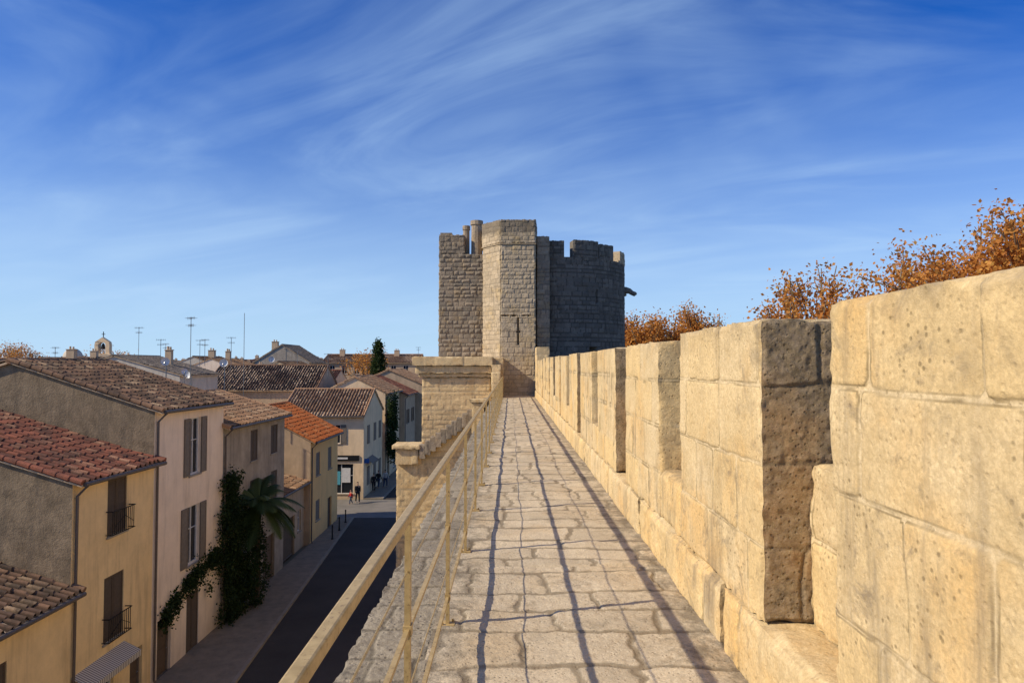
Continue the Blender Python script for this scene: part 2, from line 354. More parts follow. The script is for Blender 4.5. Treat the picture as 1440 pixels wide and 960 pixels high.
# ------------------------------------------------------------------ railing
rl=empty('metal_railing',(-.39,0,WK),0,'tan painted metal railing with handrail along the walkway edge','railing')
mb=MB();mb.tube([(0,.3,1.03),(0,33.2,1.03)],[.025,.025],4);o=mb.obj('handrail',M['rail'],rl)
bv=o.modifiers.new('b','BEVEL');bv.width=.006;bv.segments=2
for h,r in ((.60,.013),(.17,.013)):
    mb=MB();mb.tube([(0,.3,h),(0,33.2,h)],[r,r],4);mb.obj('rail',M['rail'],rl)
for h in (.36,.82):
    mb=MB();mb.tube([(.0,.3+1.1*i,h+random.uniform(-.018,.018)) for i in range(31)],.0034,5);mb.obj('cable',M['rail'],rl)
y=.97;pm=None
while y<33.4:
    if pm is None:
        mb=MB();mb.box(-.011,.011,-.017,.017,.0,1.01);mb.box(-.045,.045,-.045,.045,-.01,.012);mb.box(-.016,.016,-.022,.022,.58,.62);mb.box(-.016,.016,-.022,.022,.15,.19)
        for s_ in (-1,1): mb.tube([(s_*.03,s_*.03,.012),(s_*.03,s_*.03,.025)],.008,6)
        pm=mb.obj('post',M['rail'],rl);pm.location=(0,y,0)
    else:
        o=pm.copy();COL.objects.link(o);o.parent=rl;o.location=(0,y,0)
    y+=1.65
# ------------------------------------------------------------------ tower
tw=empty('fortress_tower',(2,40,0),0,'tall medieval stone tower with stair turret, merlons and two chimneys','tower')
def shift(o): o.parent=tw;o.location=(-2,-40,0);return o
def face(p0,p1,z0,z1,res,seed,boss=0,mat=None,rows=None,dk=0,bw=(.25,.55),**kw):
    p0=np.array(p0);p1=np.array(p1);d=p1-p0;w=np.linalg.norm(d);u=d/w;n=np.array([u[1],-u[0]])
    return sheet(w,z1-z0,res,plane((p0[0],p0[1],z0),(u[0],u[1],0),(0,0,1),(n[0],n[1],0)),rows or courses(z1-z0+.3,.19,.29,seed),seed,bw=bw,boss=boss,mort=.012,mdepth=.010,off=.010,rough=.009,c=.06,dk=dk,**kw)
zb=6.
L=[face((-4.02,38),(-1.2,38),zb,E+6.2,.028,101,boss=.045),face((-4.02,43),(-4.02,38),zb,E+7.3,.08,102,boss=.05),
   face((-4.02,38),(-2.58,38),E+6.2,E+7.3,.028,103,boss=.02),face((-2.58,38),(-2.58,39),E+6.2,E+7.3,.06,104)]
shift(joinsheets('square_block',L,M['tower_warm']))
mb=MB();mb.box(-4.0,-1.2,38.05,43,0,E+6.18);mb.box(-3.98,-2.6,38.05,39,E+6.1,E+7.26);mb.box(-3.95,-3.3,38.06,38.9,E+7.26,E+7.4);shift(mb.obj('square_block_core',M['tower_warm']))
tp=[(-1.56,37.3),(-.56,36),(1.31,36),(1.42,38.0)]
zt=E+6.45
L=[face(tp[0],tp[1],zb,zt,.03,111,boss=0),
   face(tp[1],tp[2],E-1.7,E+2.6,.024,112,boss=0,holes=[(.90,1.0,2.75,4.2,.34),(.84,1.06,3.4,3.5,.3)]),
   face(tp[1],tp[2],E+2.6,zt,.024,114,boss=.018),
   face(tp[2],tp[3],zb,zt,.06,113)]
def outp(p,k):
    c=np.array((.3,38.5));q=np.array(p);return tuple(q+(q-c)/np.linalg.norm(q-c)*k)
tq=[outp(p,.06) for p in tp]
for i in range(3): L.append(face(tq[i],tq[i+1],zt-.02,E+7.72,.028,121+i,boss=.012,bw=(.3,.5)))
shift(joinsheets('stair_turret',L,M['tower_mid']))
mb=MB();mb.prism([(-1.4,40),(-1.4,37.9),(-.4,36.5),(1.2,36.5),(1.3,40)],0,E+7.2);
mb.prism([tq[0],tq[1],tq[2],tq[3],(1.42,40),(-1.56,40)],zt-.05,zt-.02);mb.prism([(a*.96+.01,b+.06) for a,b in tq]+[(1.4,40),(-1.5,40)],zt,E+7.64)
shift(mb.obj('stair_turret_core',M['tower_mid']))
cx,cy,rr=2.6,41,4.2
def cyl(a0,a1,z0,r):
    return lambda u,v,d:(cx+(r+d)*np.sin(a0+u/r),cy-(r+d)*np.cos(a0+u/r),z0+v)
A0,A1=-.75,1.75
L=[sheet((A1-A0)*rr,E+5.85-zb,.042,cyl(A0,A1,zb,rr),courses(E+6.2-zb,.20,.30,131),131,bw=(.26,.58),mort=.016,mdepth=.016,off=.014,rough=.011,c=0,
   holes=[((.42-A0)*rr-.0,(.42-A0)*rr+.5,E+.45-zb,E+.98-zb,.4),((.52-A0)*rr,(.52-A0)*rr+.12,E+3.4-zb,E+4.1-zb,.4)])]
shift(joinsheets('round_drum',L,M['tower_grey']))
mb=MB();n=64;mb.prism([(cx+(rr-.45)*math.sin(2*math.pi*i/n),cy-(rr-.45)*math.cos(2*math.pi*i/n)) for i in range(n)],0,E+5.83);
mb.prism([(cx+(rr+.0)*math.sin(A1+(2*math.pi-2.5)*i/40),cy-(rr)*math.cos(A1+(2*math.pi-2.5)*i/40)) for i in range(41)],0,E+5.84)
shift(mb.obj('drum_core',M['tower_grey']))
def arcmer(a0,a1,z1,seed,mat):
    L=[sheet((a1-a0)*rr,z1-E-5.8,.05,cyl(a0,a1,E+5.8,rr+.01),courses(z1-E-5.6,.20,.28,seed),seed,bw=(.26,.55),mort=.016,mdepth=.013,off=.01,rough=.014,c=.07)]
    ob=shift(joinsheets('drum_merlon',L,mat));mb=MB();k=14
    po=[(cx+(rr-.01)*math.sin(a0+(a1-a0)*i/k),cy-(rr-.01)*math.cos(a0+(a1-a0)*i/k)) for i in range(k+1)]
    pi=[(cx+(rr-.7)*math.sin(a0+(a1-a0)*i/k),cy-(rr-.7)*math.cos(a0+(a1-a0)*i/k)) for i in range(k+1)]
    mb.prism(po+pi[::-1],E+5.8,z1-.04);c_=mb.obj('merlon_core',mat,ob)
arcmer(-.17,.07,E+6.75,141,M['tower_grey']);arcmer(.19,.56,E+6.82,142,M['tower_grey']);arcmer(.575,.86,E+6.70,147,M['tower_grey'])
arcmer(1.06,1.5,E+6.55,143,M['tower_mid']);arcmer(1.75,2.5,E+6.5,144,M['tower_grey'])  # first merlon here: sunlight put into its colour by using the paler stone
arcmer(3.5,4.4,E+6.5,146,M['tower_grey'])
L=[face((1.38,36.3),(2.08,36.3),zb,E+6.9,.045,151,boss=.012),face((2.08,36.3),(2.08,37.3),zb,E+6.9,.06,152),face((1.38,37.5),(1.38,36.3),zb,E+6.9,.06,153)]
shift(joinsheets('buttress',L,M['tower_warm']));mb=MB();mb.box(1.4,2.06,36.34,37.4,zb,E+6.87);shift(mb.obj('buttress_core',M['tower_warm']))
for (x,y_,r,z1) in ((-2.55,38.9,.2,E+7.95),(-1.93,38.5,.33,E+8.15)):
    mb=MB();mb.tube([(x,y_,E+6),(x,y_,z1-.25),(x,y_,z1-.24),(x,y_,z1)],[r,r*.93,r*1.12,r*1.1],12)
    mb.tube([(x,y_,z1),(x,y_,z1+.02)],[r*.8,r*.5],12)
    shift(mb.obj('chimney',M['tower_warm']))
gx=cx+rr*.985;gy=cy-.6
mb=MB();mb.tube([(gx-.4,gy,E+4.35),(gx+.1,gy,E+4.42),(gx+.3,gy-.03,E+4.38),(gx+.45,gy-.05,E+4.26),(gx+.6,gy-.05,E+4.20),(gx+.72,gy-.05,E+4.24)],[.20,.22,.17,.14,.15,.07],8)
mb.tube([(gx+.5,gy-.05,E+4.26),(gx+.46,gy-.05,E+4.44)],[.06,.01],5);mb.tube([(gx-.3,gy,E+4.0),(gx+.1,gy,E+4.2)],[.12,.10],6)
shift(mb.obj('gargoyle',M['tower_grey'],smooth=True))
# ------------------------------------------------------------------ gate platform with stair
gt=empty('gate_platform',(-3,35,0),0,'stone gate terrace with moulded cornice beside the tower','gate')
def sh2(o,e,l): o.parent=e;o.location=(-l[0],-l[1],0);return o
L=[face((-4.5,34.6),(-1.0,34.6),0,E-.62,.045,201,boss=.006,bw=(.4,.8)),face((-4.5,38),(-4.5,34.6),0,E-.62,.08,202),face((-1.0,34.6),(-1.0,37),E-3,E-.62,.08,203)]
sh2(joinsheets('wall',L,M['gate']),gt,(-3,35))
mb=MB();mb.box(-4.47,-1.03,34.65,38,0,E-.64);sh2(mb.obj('wall_core',M['gate']),gt,(-3,35))
for x0,x1,yf,z0,z1 in ((-4.95,-.92,34.2,E-.04,E+.42),(-4.8,-.97,34.35,E-.42,E-.05),(-4.65,-1.0,34.48,E-.62,E-.43)):
    L=stonebox(x0,x1,yf,37.9,z0,z1,.06,[-1,9],210+int(z1*7)%50,bw=(.8,1.6),c=.04)
    sh2(joinsheets('cornice',L,M['gate']),gt,(-3,35))
fl=empty('stepped_wall',(-.8,33,0),0,'pale stepped stone wall joining walkway and gate terrace','wall')
for (y0,y1,z1) in ((34.9,36.1,E+.36),(34.0,34.9,E+.02),(33.3,34.0,E-.35)):
    L=stonebox(-.95,-.38 if y0>34.5 else -.5,y0,y1,WK-.3,z1,.05,courses(3,.3,.4,6),230+int(y0),c=.04);sh2(joinsheets('wall_step',L,M['gate']),fl,(-.8,33))
st=empty('stone_staircase',(-4,32,0),0,'stone staircase stepping down from the rampart to the street','stairs')
poly=[(-1.0,0)]
x=-1.0;z=WK-.05;poly.append((x,z));
n=13
for i in range(n):
    poly.append((x-.24,z));x-=.24;z-=.175;poly.append((x,z))
poly.append((-5.2,z));poly.append((-5.2,0))
mb=MB();mb.prism(poly[::-1],31.5,32.9,'y');sh2(mb.obj('steps',M['gate']),st,(-4,32))
L=[]
x=-1.0;z=WK-.05
for i in range(n):
    L+=stonebox(x-.27,x+.0,31.1,31.55,z-.5,z+.14,.05,[-1,9],240+i,c=.03);x-=.24;z-=.175
sh2(joinsheets('stepped_parapet',L,M['tower_warm']),st,(-4,32))
L=[face((-5.25,31.45),(-.95,31.45),0,z+.05,.06,261),face((-5.25,33),(-5.25,31.45),0,z+.0,.08,262)]
sh2(joinsheets('side_wall',L,M['gate']),st,(-4,32))
mb=MB();mb.prism([(-4.2,z),(-.9,z),(-.9,WK-.25),(-1.1,WK-.25)],31.4,31.5,'y');sh2(mb.obj('stringer_wall',M['gate']),st,(-4,32))
L=stonebox(-5.25,-4.2,31.2,32.3,z-.6,z+.1,.05,[-1,9],281,c=.04)+stonebox(-5.4,-4.1,31.05,32.45,z+.1,z+.3,.05,[-1,9],282,c=.05)
sh2(joinsheets('newel',L,M['gate']),st,(-4,32))
L=stonebox(-1.75,-1.2,30.6,31.1,0,WK-.1,.06,courses(11,.3,.4,9),284,c=.04)+stonebox(-1.85,-1.1,30.5,31.2,WK-.1,WK+.08,.05,[-1,9],286,c=.05)+stonebox(-1.78,-1.15,30.58,31.1,WK-.28,WK-.1,.05,[-1,9],287,c=.04)
sh2(joinsheets('capped_pier',L,M['gate']),st,(-4,32))
# ------------------------------------------------------------------ houses
def roofsheet(O,A,S,N,Lw,Ls,seed,per=.29,row=.42,lod=0):
    rg=np.random.default_rng(seed);O,A,S,N=[np.array(a,float) for a in (O,A,S,N)]
    nc=max(2,int(round(Lw/per)));nr=max(2,int(round(Ls/row)));per=Lw/nc;row=Ls/nr
    ff=np.array([0,.08,.25,.42,.5,.75]) if lod==0 else np.array([0,.25,.5])
    hh=np.array([0,.065,.105,.065,0,-.02]) if lod==0 else np.array([0,.08,-.01])
    iscov=(hh>=.05)
    u=np.concatenate([(c+ff)*per for c in range(nc)]+[[Lw]]);hu=np.concatenate([hh]*nc+[[0]])
    ci=np.concatenate([np.full(len(ff),c) for c in range(nc)]+[[nc-1]]);cov=np.concatenate([iscov]*nc+[[False]])
    v=np.concatenate([[r*row,(r+.96)*row] for r in range(nr)]);hv=np.array([.035,.0]*nr);ri=np.repeat(np.arange(nr),2)
    jit=rg.uniform(-1,1,(nr,nc))
    H=hu[None,:]+hv[:,None]+.014*jit[ri][:,ci]+.05*fbm(u[None,:]*.4+seed,v[:,None]*.4,seed*1.3,2)
    U=u[None,:]+.024*jit[ri][:,ci];Vv=v[:,None]+.06*rg.uniform(-1,1,(nr,nc))[ri][:,ci]*cov[None,:]
    P=O[None,None]+U[...,None]*A+Vv[...,None]*S+H[...,None]*N
    tone=rg.random((nr,nc))[ri][:,ci]
    mort=np.where(hu[None,:]<=.001,.9,0)*np.ones_like(H)
    nv,nu=H.shape;i=np.arange(nv*nu).reshape(nv,nu)
    fs=np.stack([i[:-1,:-1].ravel(),i[:-1,1:].ravel(),i[1:,1:].ravel(),i[1:,:-1].ravel()],1)
    return P.reshape(-1,3),fs,tone.ravel(),mort.ravel()
def window(par,a0,a1,c0,c1,kind,shut,b=0,lod=0):
    mb=MB();mb.box(a0+.05,a1-.05,b+.16,b+.18,c0+.05,c1-.05)
    if lod: 
        mb.box(a0-.05,a1+.05,b-.04,b+.1,c0-.08,c0-.002);return mb.obj('window',M['glass'],par)
    w=mb.obj('window' if kind!='door' else 'door',M['glass'] if kind!='door' else M['wood'],par)
    fr=MB();t=.06
    fr.box(a0,a0+t,b+.10,b+.17,c0,c1);fr.box(a1-t,a1,b+.10,b+.17,c0,c1);fr.box(a0+t,a1-t,b+.10,b+.17,c1-t,c1);fr.box(a0+t,a1-t,b+.10,b+.17,c0,c0+t)
    if kind!='door':
        fr.box((a0+a1)/2-.03,(a0+a1)/2+.03,b+.11,b+.165,c0+t,c1-t);fr.box(a0+t,a1-t,b+.115,b+.16,c0+(c1-c0)*.6,c0+(c1-c0)*.6+.03)
        s=MB();s.box(a0-.06,a1+.06,b-.06,b+.1,c0-.07,c0-.002);s.obj('sill',M['kerb'],w)
    else:
        h=MB();h.tube([(a1-.16,b+.10,c0+1.0),(a1-.16,b+.05,c0+1.0),(a1-.27,b+.05,c0+1.0)],.012,6);h.obj('handle',M['metal'],w)
        for q in (.12,.52):
            p=MB();p.box(a0+.16,a1-.16,b+.14,b+.165,c0+(c1-c0)*q,c0+(c1-c0)*(q+.34));p.obj('panel',M['wood'],w)
    fr.obj('frame',M['whitepaint'] if kind!='door' else M['shutter_grey'],w)
    if shut:
        sm,mode=shut;hw=(a1-a0)/2
        for sgn in (0,1):
            s=MB()
            if mode=='open':
                x0=a0-hw-.02 if sgn==0 else a1+.02;x1=x0+hw;y0,y1=b-.06,b-.012
            else: x0=a0+sgn*hw+.004;x1=x0+hw-.008;y0,y1=b+.03,b+.075
            s.box(x0,x0+.07,y0,y1,c0,c1);s.box(x1-.07,x1,y0,y1,c0,c1);s.box(x0+.07,x1-.07,y0,y1,c0,c0+.09);s.box(x0+.07,x1-.07,y0,y1,c1-.09,c1)
            s.box(x0+.07,x1-.07,y0+.02,y1-.005,c0+.09,c1-.09)
            q=c0+.12
            while q<c1-.12:
                s.quad((x0+.07,y0+.004,q),(x1-.07,y0+.004,q),(x1-.07,y0+.02,q+.045),(x0+.07,y0+.02,q+.045));q+=.06
            s.obj('shutter',M[sm],w)
    if kind=='guard':
        g=MB();z1=c0+.85
        g.tube([(a0-.1,b-.02,z1),(a0-.1,b-.25,z1),(a1+.1,b-.25,z1),(a1+.1,b-.02,z1)],.02,5)
        g.tube([(a0-.1,b-.02,c0+.08),(a0-.1,b-.25,c0+.08),(a1+.1,b-.25,c0+.08),(a1+.1,b-.02,c0+.08)],.018,5)
        x=a0-.1
        while x<=a1+.11: g.tube([(x,b-.25,c0+.08),(x,b-.25,z1)],.012,4);x+=.115
        g.tube([(a0-.02,b-.25,c0+.3),(( a0+a1)/2,b-.27,c0+.62),(a1+.02,b-.25,c0+.3)],.012,4)
        g.obj('balcony_guard',M['iron'],w)
    return w
def facade_mesh(mb,w,h,wins,b=0,flip=None):
    xs=sorted(set([0,w]+[q for t in wins for q in t[:2]]));zs=sorted(set([0,h]+[q for t in wins for q in t[2:4]]))
    for i in range(len(xs)-1):
        for j in range(len(zs)-1):
            mx=(xs[i]+xs[i+1])/2;mz=(zs[j]+zs[j+1])/2
            if any(t[0]<mx<t[1] and t[2]<mz<t[3] for t in wins): continue
            mb.quad((xs[i],b,zs[j]),(xs[i+1],b,zs[j]),(xs[i+1],b,zs[j+1]),(xs[i],b,zs[j+1]))
    for t in wins:
        a0,a1,c0,c1=t[:4];d=.24
        mb.quad((a0,b,c0),(a0,b+d,c0),(a0,b+d,c1),(a0,b,c1));mb.quad((a1,b,c1),(a1,b+d,c1),(a1,b+d,c0),(a1,b,c0))
        mb.quad((a0,b,c1),(a0,b+d,c1),(a1,b+d,c1),(a1,b,c1));mb.quad((a0,b,c0),(a1,b,c0),(a1,b+d,c0),(a0,b+d,c0))
        mb.quad((a0,b+d,c0),(a1,b+d,c0),(a1,b+d,c1),(a0,b+d,c1))
def house(name,loc,rz,w,dp,eh,rh,wall,roof,wins=(),label='',group=None,axis='a',ov=.35,lod=0,gmat=None,chim=(),seed=1,pipe=True,ridgeb=None,cat='house'):
    H=empty(name,(loc[0],loc[1],0),rz,label,cat,group)
    mb=MB();facade_mesh(mb,w,eh,wins)
    rb=ridgeb or dp/2
    if axis=='a':
        g=1 if gmat else 0
        mb.add([(0,dp,0),(0,0,0),(0,0,eh),(0,rb,rh),(0,dp,eh)],[(0,1,2,3,4)],g);mb.add([(w,0,0),(w,dp,0),(w,dp,eh),(w,rb,rh),(w,0,eh)],[(0,1,2,3,4)],g)
        mb.quad((w,dp,0),(0,dp,0),(0,dp,eh),(w,dp,eh))
    else:
        mb.add([(0,0,eh),(w,0,eh),(w/2,0,rh)],[(0,1,2)]);mb.add([(0,dp,eh),(w/2,dp,rh),(w,dp,eh)],[(0,1,2)])
        mb.quad((w,dp,0),(0,dp,0),(0,dp,eh),(w,dp,eh));mb.quad((0,dp,0),(0,0,0),(0,0,eh),(0,dp,eh));mb.quad((w,0,0),(w,dp,0),(w,dp,eh),(w,0,eh))
    mb.obj('wall',M[wall],H,mats=[M[wall],M[gmat or wall]])
    L=[];base=MB();rid=MB()
    so=.12 if lod==0 else .05
    if axis=='a':
        for sg in (0,1):
            run=rb if sg==0 else dp-rb;sl=(rh-eh)/run;ln=math.hypot(1,sl)
            ze=eh-sl*ov+.05
            if sg==0: O=(-so,-ov,ze);A=(1,0,0);S=(0,1/ln,sl/ln);N=(0,-sl/ln,1/ln)
            else: O=(w+so,dp+ov,ze);A=(-1,0,0);S=(0,-1/ln,sl/ln);N=(0,sl/ln,1/ln)
            L.append(roofsheet(O,A,S,N,w+2*so,(run+ov)*ln,seed*3+sg,lod=lod))
            ye=-ov if sg==0 else dp+ov
            base.add([(-so,ye,ze-.01),(w+so,ye,ze-.01),(w+so,rb,rh+.04),(-so,rb,rh+.04),(-so,ye,ze-.09),(w+so,ye,ze-.09),(w+so,rb,rh-.04),(-so,rb,rh-.04)],
                         [(0,1,2,3),(7,6,5,4),(0,4,5,1),(0,3,7,4),(1,5,6,2)])
        def barrel(p0,p1,r):
            p0=Vector(p0);p1=Vector(p1);n=max(1,int((p1-p0).length/.42))
            for i in range(n):
                a=p0.lerp(p1,i/n);b=p0.lerp(p1,(i+1.06)/n);rid.tube([a,b],[r*1.12*random.uniform(.95,1.05),r*.92],8)
        if lod==0:
            barrel((-so-.02,rb,rh+.07),(w+so+.02,rb,rh+.07),.11)
            for xx in (-so+.02,w+so-.02): barrel((xx,-ov-.02,eh-(rh-eh)/rb*ov+.10),(xx,rb,rh+.10),.09)
        else: rid.tube([(-so-.02,rb,rh+.07),(w+so+.02,rb,rh+.07)],.11,8)
    else:
        run=w/2;sl=(rh-eh)/run;ln=math.hypot(1,sl)
        for sg in (0,1):
            ze=eh-sl*ov+.05
            if sg==0: O=(-ov,dp+so,ze);A=(0,-1,0);S=(1/ln,0,sl/ln);N=(-sl/ln,0,1/ln);xe=-ov
            else: O=(w+ov,-so,ze);A=(0,1,0);S=(-1/ln,0,sl/ln);N=(sl/ln,0,1/ln);xe=w+ov
            L.append(roofsheet(O,A,S,N,dp+2*so,(run+ov)*ln,seed*3+sg,lod=lod))
            base.add([(xe,-so,ze-.01),(xe,dp+so,ze-.01),(w/2,dp+so,rh+.04),(w/2,-so,rh+.04),(xe,-so,ze-.09),(xe,dp+so,ze-.09),(w/2,dp+so,rh-.04),(w/2,-so,rh-.04)],
                     [(0,1,2,3),(7,6,5,4),(0,4,5,1),(0,3,7,4),(1,5,6,2)])
        rid.tube([(w/2,-so,rh+.07),(w/2,dp+so,rh+.07)],.11,8)
    rf=joinsheets('roof',L,M[roof],H,smooth=False)
    base.obj('eaves',M['beige'],rf);rid.obj('ridge',M[roof],rf)
    for (ca,cb,cz,cs) in chim:
        c=MB();c.box(ca-cs,ca+cs,cb-cs*.7,cb+cs*.7,min(eh,rh)-.2,cz);c.box(ca-cs-.05,ca+cs+.05,cb-cs*.7-.05,cb+cs*.7+.05,cz,cz+.08)
        c.tube([(ca-cs*.4,cb,cz+.08),(ca-cs*.4,cb,cz+.4)],.1,8);c.tube([(ca+cs*.4,cb,cz+.08),(ca+cs*.4,cb,cz+.35)],.1,8)
        c.obj('chimney',M['beige'],rf)
    for t in wins:
        window(H,t[0],t[1],t[2],t[3],t[4],t[5] if len(t)>5 else None,lod=lod)
    if pipe and lod==0 and axis=='a':
        p=MB();ze=eh-(rh-eh)/rb*ov
        p.tube([(-.05,-ov-.06,ze+.03),(w+.05,-ov-.06,ze+.0)],.07,8)
        p.tube([(.12,-ov-.05,ze-.02),(.12,-.08,ze-.35),(.12,-.08,.3),(.12,-.14,.1)],.045,8)
        p.obj('drainpipe',M['zinc'],H)
    return H
XF=-13.5;R90=math.pi/2
SG='row houses along the street'
house('town_house',(XF,12),R90,9.2,10,5.2,6.9,'yellow','tile_brown',[(2,3,2.6,4.2,'w',('shutter','closed')),(5.6,6.6,2.6,4.2,'w',('shutter','closed')),(3.8,4.9,0,2.2,'door')],'low yellow house with mossy brown tile roof',SG,seed=2,gmat='brownwall')
h1=house('town_house',(XF,21.2),R90,4.8,13,8.5,10.5,'yellow','tile_red',[(1.85,3.0,6.35,8.25,'guard',('shutter','closed')),(1.75,2.9,2.85,5.0,'guard',('shutter','closed')),(3.4,4.2,0,1.9,'door'),(.6,2.4,.4,1.7,'w')],'yellow plastered house with red tile roof and iron window guards',SG,seed=3,gmat='brownwall')
a=MB();a.add([(.1,0,2.5),(3.0,0,2.5),(3.0,-.6,2.2),(.1,-.6,2.2),(.1,-.6,2.0),(3.0,-.6,2.0)],[(0,1,2,3),(3,2,5,4)]);a.obj('awning',M['awning'],h1)
house('town_house',(XF,26),R90,6.2,11,10.4,12.2,'pink','tile_brown',[(2.85,3.85,7.45,9.85,'w',('shutter_grey','open')),(2.75,3.85,3.7,6.15,'w',('shutter_grey','open')),(2.8,3.9,.1,2.5,'w',('shutter','closed')),(.45,1.5,0,2.3,'door')],'tall pale pink house with taupe shutters and mossy roof',SG,seed=4,gmat='brownwall')
house('town_house',(XF,32.2),R90,8.7,8,9.2,10.5,'greywall','tile_tan',[(3.4,4.4,7.1,8.7,'w',('shutter','closed')),(6.4,7.5,7.1,8.7,'w',('shutter','closed')),(3.4,4.3,4.5,6.1,'w',('shutter','closed')),(6.5,7.5,4.5,6.1,'w',('shutter','closed')),(2.4,3.5,0,2.4,'door'),(5.4,7.2,0,2.6,'door')],'grey rendered house with dark shutters and tan tiles',SG,seed=5)
house('town_house',(XF-.4,40.9),R90,5.4,7,4.3,5.2,'beige','tile_tan',[(1.2,3.4,0,2.5,'door'),(4,4.7,1.2,2.6,'w')],'low beige house between taller neighbours',SG,seed=6)
house('town_house',(XF,46.3),R90,7.2,8,7.0,9.1,'yellow2','tile_orange',[(1.3,2.3,4.4,6.0,'w',('shutter_grey','closed')),(4.4,5.4,4.4,6.0,'w',('shutter_grey','closed')),(1.3,2.3,1.3,2.7,'w',('shutter_grey','closed')),(4.4,5.5,0,2.3,'door')],'bright ochre house with new orange tile roof',SG,seed=7,gmat='beige')
h5=house('corner_shop',(-20.8,62),0,7.5,9,7.6,9.7,'cream','tile_tan',[(4.4,5.4,5.0,6.7,'w',('shutter_grey','open')),(4.4,6.6,.5,3.2,'w')],'cream corner shop with dark fascia and broad tan roof',None,seed=8,cat='shop')
a=MB();a.box(4.1,7.1,-.09,-.003,3.45,3.95);a.obj('shop_fascia',M['iron'],h5)
a=MB();a.box(4.2,6.1,-.11,-.093,3.62,3.78);a.obj('fascia_stripe',M['whitepaint'],h5)
a=MB();a.box(4.6,5.4,.1,.13,1.3,2.5);a.obj('poster',M['teal'],h5);a=MB();a.box(5.55,6.3,.1,.13,1.5,2.8);a.obj('poster',M['whitepaint'],h5)
for yy in (1.5,4.5,7):
    for z0 in (1.,4.8):
        a=MB()
        for q in (0,.5): a.box(7.5,7.56,yy+q,yy+q+.47,z0,z0+1.7)
        a.obj('shutter',M['shutter_grey'],h5)
a=MB();a.add([(7.5,1,3.5),(7.5,4,3.5),(8.1,4,3.1),(8.1,1,3.1),(8.1,1,2.95),(8.1,4,2.95)],[(0,1,2,3),(3,2,5,4)]);a.obj('awning',M['shutter_grey'],h5)
a=MB();a.box(7.5,7.95,.3,.34,3.2,3.6);a.obj('projecting_sign',M['blue'],h5)
house('town_house',(XF+.3,72),R90,9,6.5,9.2,10.8,'cream','tile_tan',[(1.3,2.3,5.5,7.2,'w',('shutter_grey','open')),(5,6,5.5,7.2,'w',('shutter_grey','open')),(1.3,2.6,0,2.6,'door'),(5,6.5,.6,2.5,'w')],'cream house beyond the crossing',SG,seed=9)
house('town_house',(XF+.9,81.2),R90,9,9,8.6,10.6,'beige','tile_red',[(2,3,5,6.7,'w',('shutter','open')),(6,7,5,6.7,'w',('shutter','open'))],'beige house with red roof beyond the crossing',SG,seed=10)
house('town_house',(XF+1.8,90.5),R90,12,9,9.5,11.4,'beige','tile_tan',[(2,3,5,6.7,'w',('shutter','open')),(6,7,5,6.7,'w',('shutter','open'))],'beige house at the far end of the street',SG,seed=11)
house('town_house',(-13,106),0,12,9,9,11,'cream','tile_red',[(2,3,5,6.7,'w',('shutter','open')),(6,7,5,6.7,'w',('shutter','open'))],'cream house closing the street',SG,seed=12)
BG='town houses behind the street'
house('roofed_house',(-32.3,72),0,11.8,9,9.6,12.0,'beige','tile_brown',[],'house with broad brown tile roof behind the street',BG,seed=20,pipe=False)
house('gabled_house',(-42,62),0,12,8,11.2,12.9,'white','tile_grey',[(8.5,9.3,9.7,10.8,'w')],'pale rendered gabled house with grey roof',BG,axis='b',seed=21,chim=[(9,4,13.5,.3)],pipe=False)
house('gabled_house',(-42,112),0,9,9,12.6,15.4,'greywall','tile_grey',[(2,3,11,12.2,'w'),(6,7,11,12.2,'w')],'dark grey gabled house rising over the roofs',BG,axis='b',seed=23,chim=[(2,4,16.0,.5)],pipe=False)
house('long_building',(-37,134),0,19,10,12.6,14.2,'beige','tile_tan',[(1.5+2.4*i,2.5+2.4*i,10.3,12,'w') for i in range(7)],'long beige building with regular windows',BG,seed=24,pipe=False,chim=[(3,4,15.1,.5),(14,4,15.0,.5)])
rg=random.Random(5)
walls=['white','cream','beige','greywall','yellow','pink'];roofs=['tile_brown','tile_tan','tile_grey','tile_red','tile_tan','tile_brown']
cnt=0
def busy(x,y,w,d):
    for (X0,X1,Y0,Y1) in ((-27,-12,8,61.5),(-29,-12,53,71),(-33,-10,70,82),(-24,-10,70,118),(-43,-29,61,71),(-43,-32,111,122),(-38,-17,133,145)):
        if x<X1 and x+w>X0 and y<Y1 and y+d>Y0: return True
    return False
y=24
while y<235:
    step=10 if y<120 else 15
    x=-14-rg.uniform(0,4)
    lim=-.80*y-12
    while x>lim:
        w=rg.uniform(5.5,10);d=step-rg.uniform(.5,2.5)
        x-=w
        if busy(x,y,w,d): x-=rg.uniform(.3,1);continue
        eh=rg.uniform(8.2,10.2) if y<70 else rg.uniform(9.4,11.8)+(y-70)*.007
        rh=eh+rg.uniform(1.1,1.7)
        ax='a' if rg.random()<.6 else 'b'
        wn=[]
        if y<140: wn=[(w*.25-.4,w*.25+.5,eh-2.3,eh-.8,'w'),(w*.7-.4,w*.7+.5,eh-2.3,eh-.8,'w')]
        ch=[(w*rg.uniform(.2,.8),d*.5,rh+rg.uniform(.4,1.3),rg.uniform(.25,.5))] if rg.random()<.85 else []
        wa=rg.choice(walls);ro=rg.choice(roofs)
        house('distant_house',(x,y),0,w,d,eh,rh,wa,ro,wn,M[wa].name.replace('_',' ')+' house with '+M[ro].name.replace('_',' '),BG,axis=ax,lod=1,chim=ch,seed=40+cnt,pipe=False);cnt+=1
        x-=rg.uniform(.1,1.5)
    y+=step
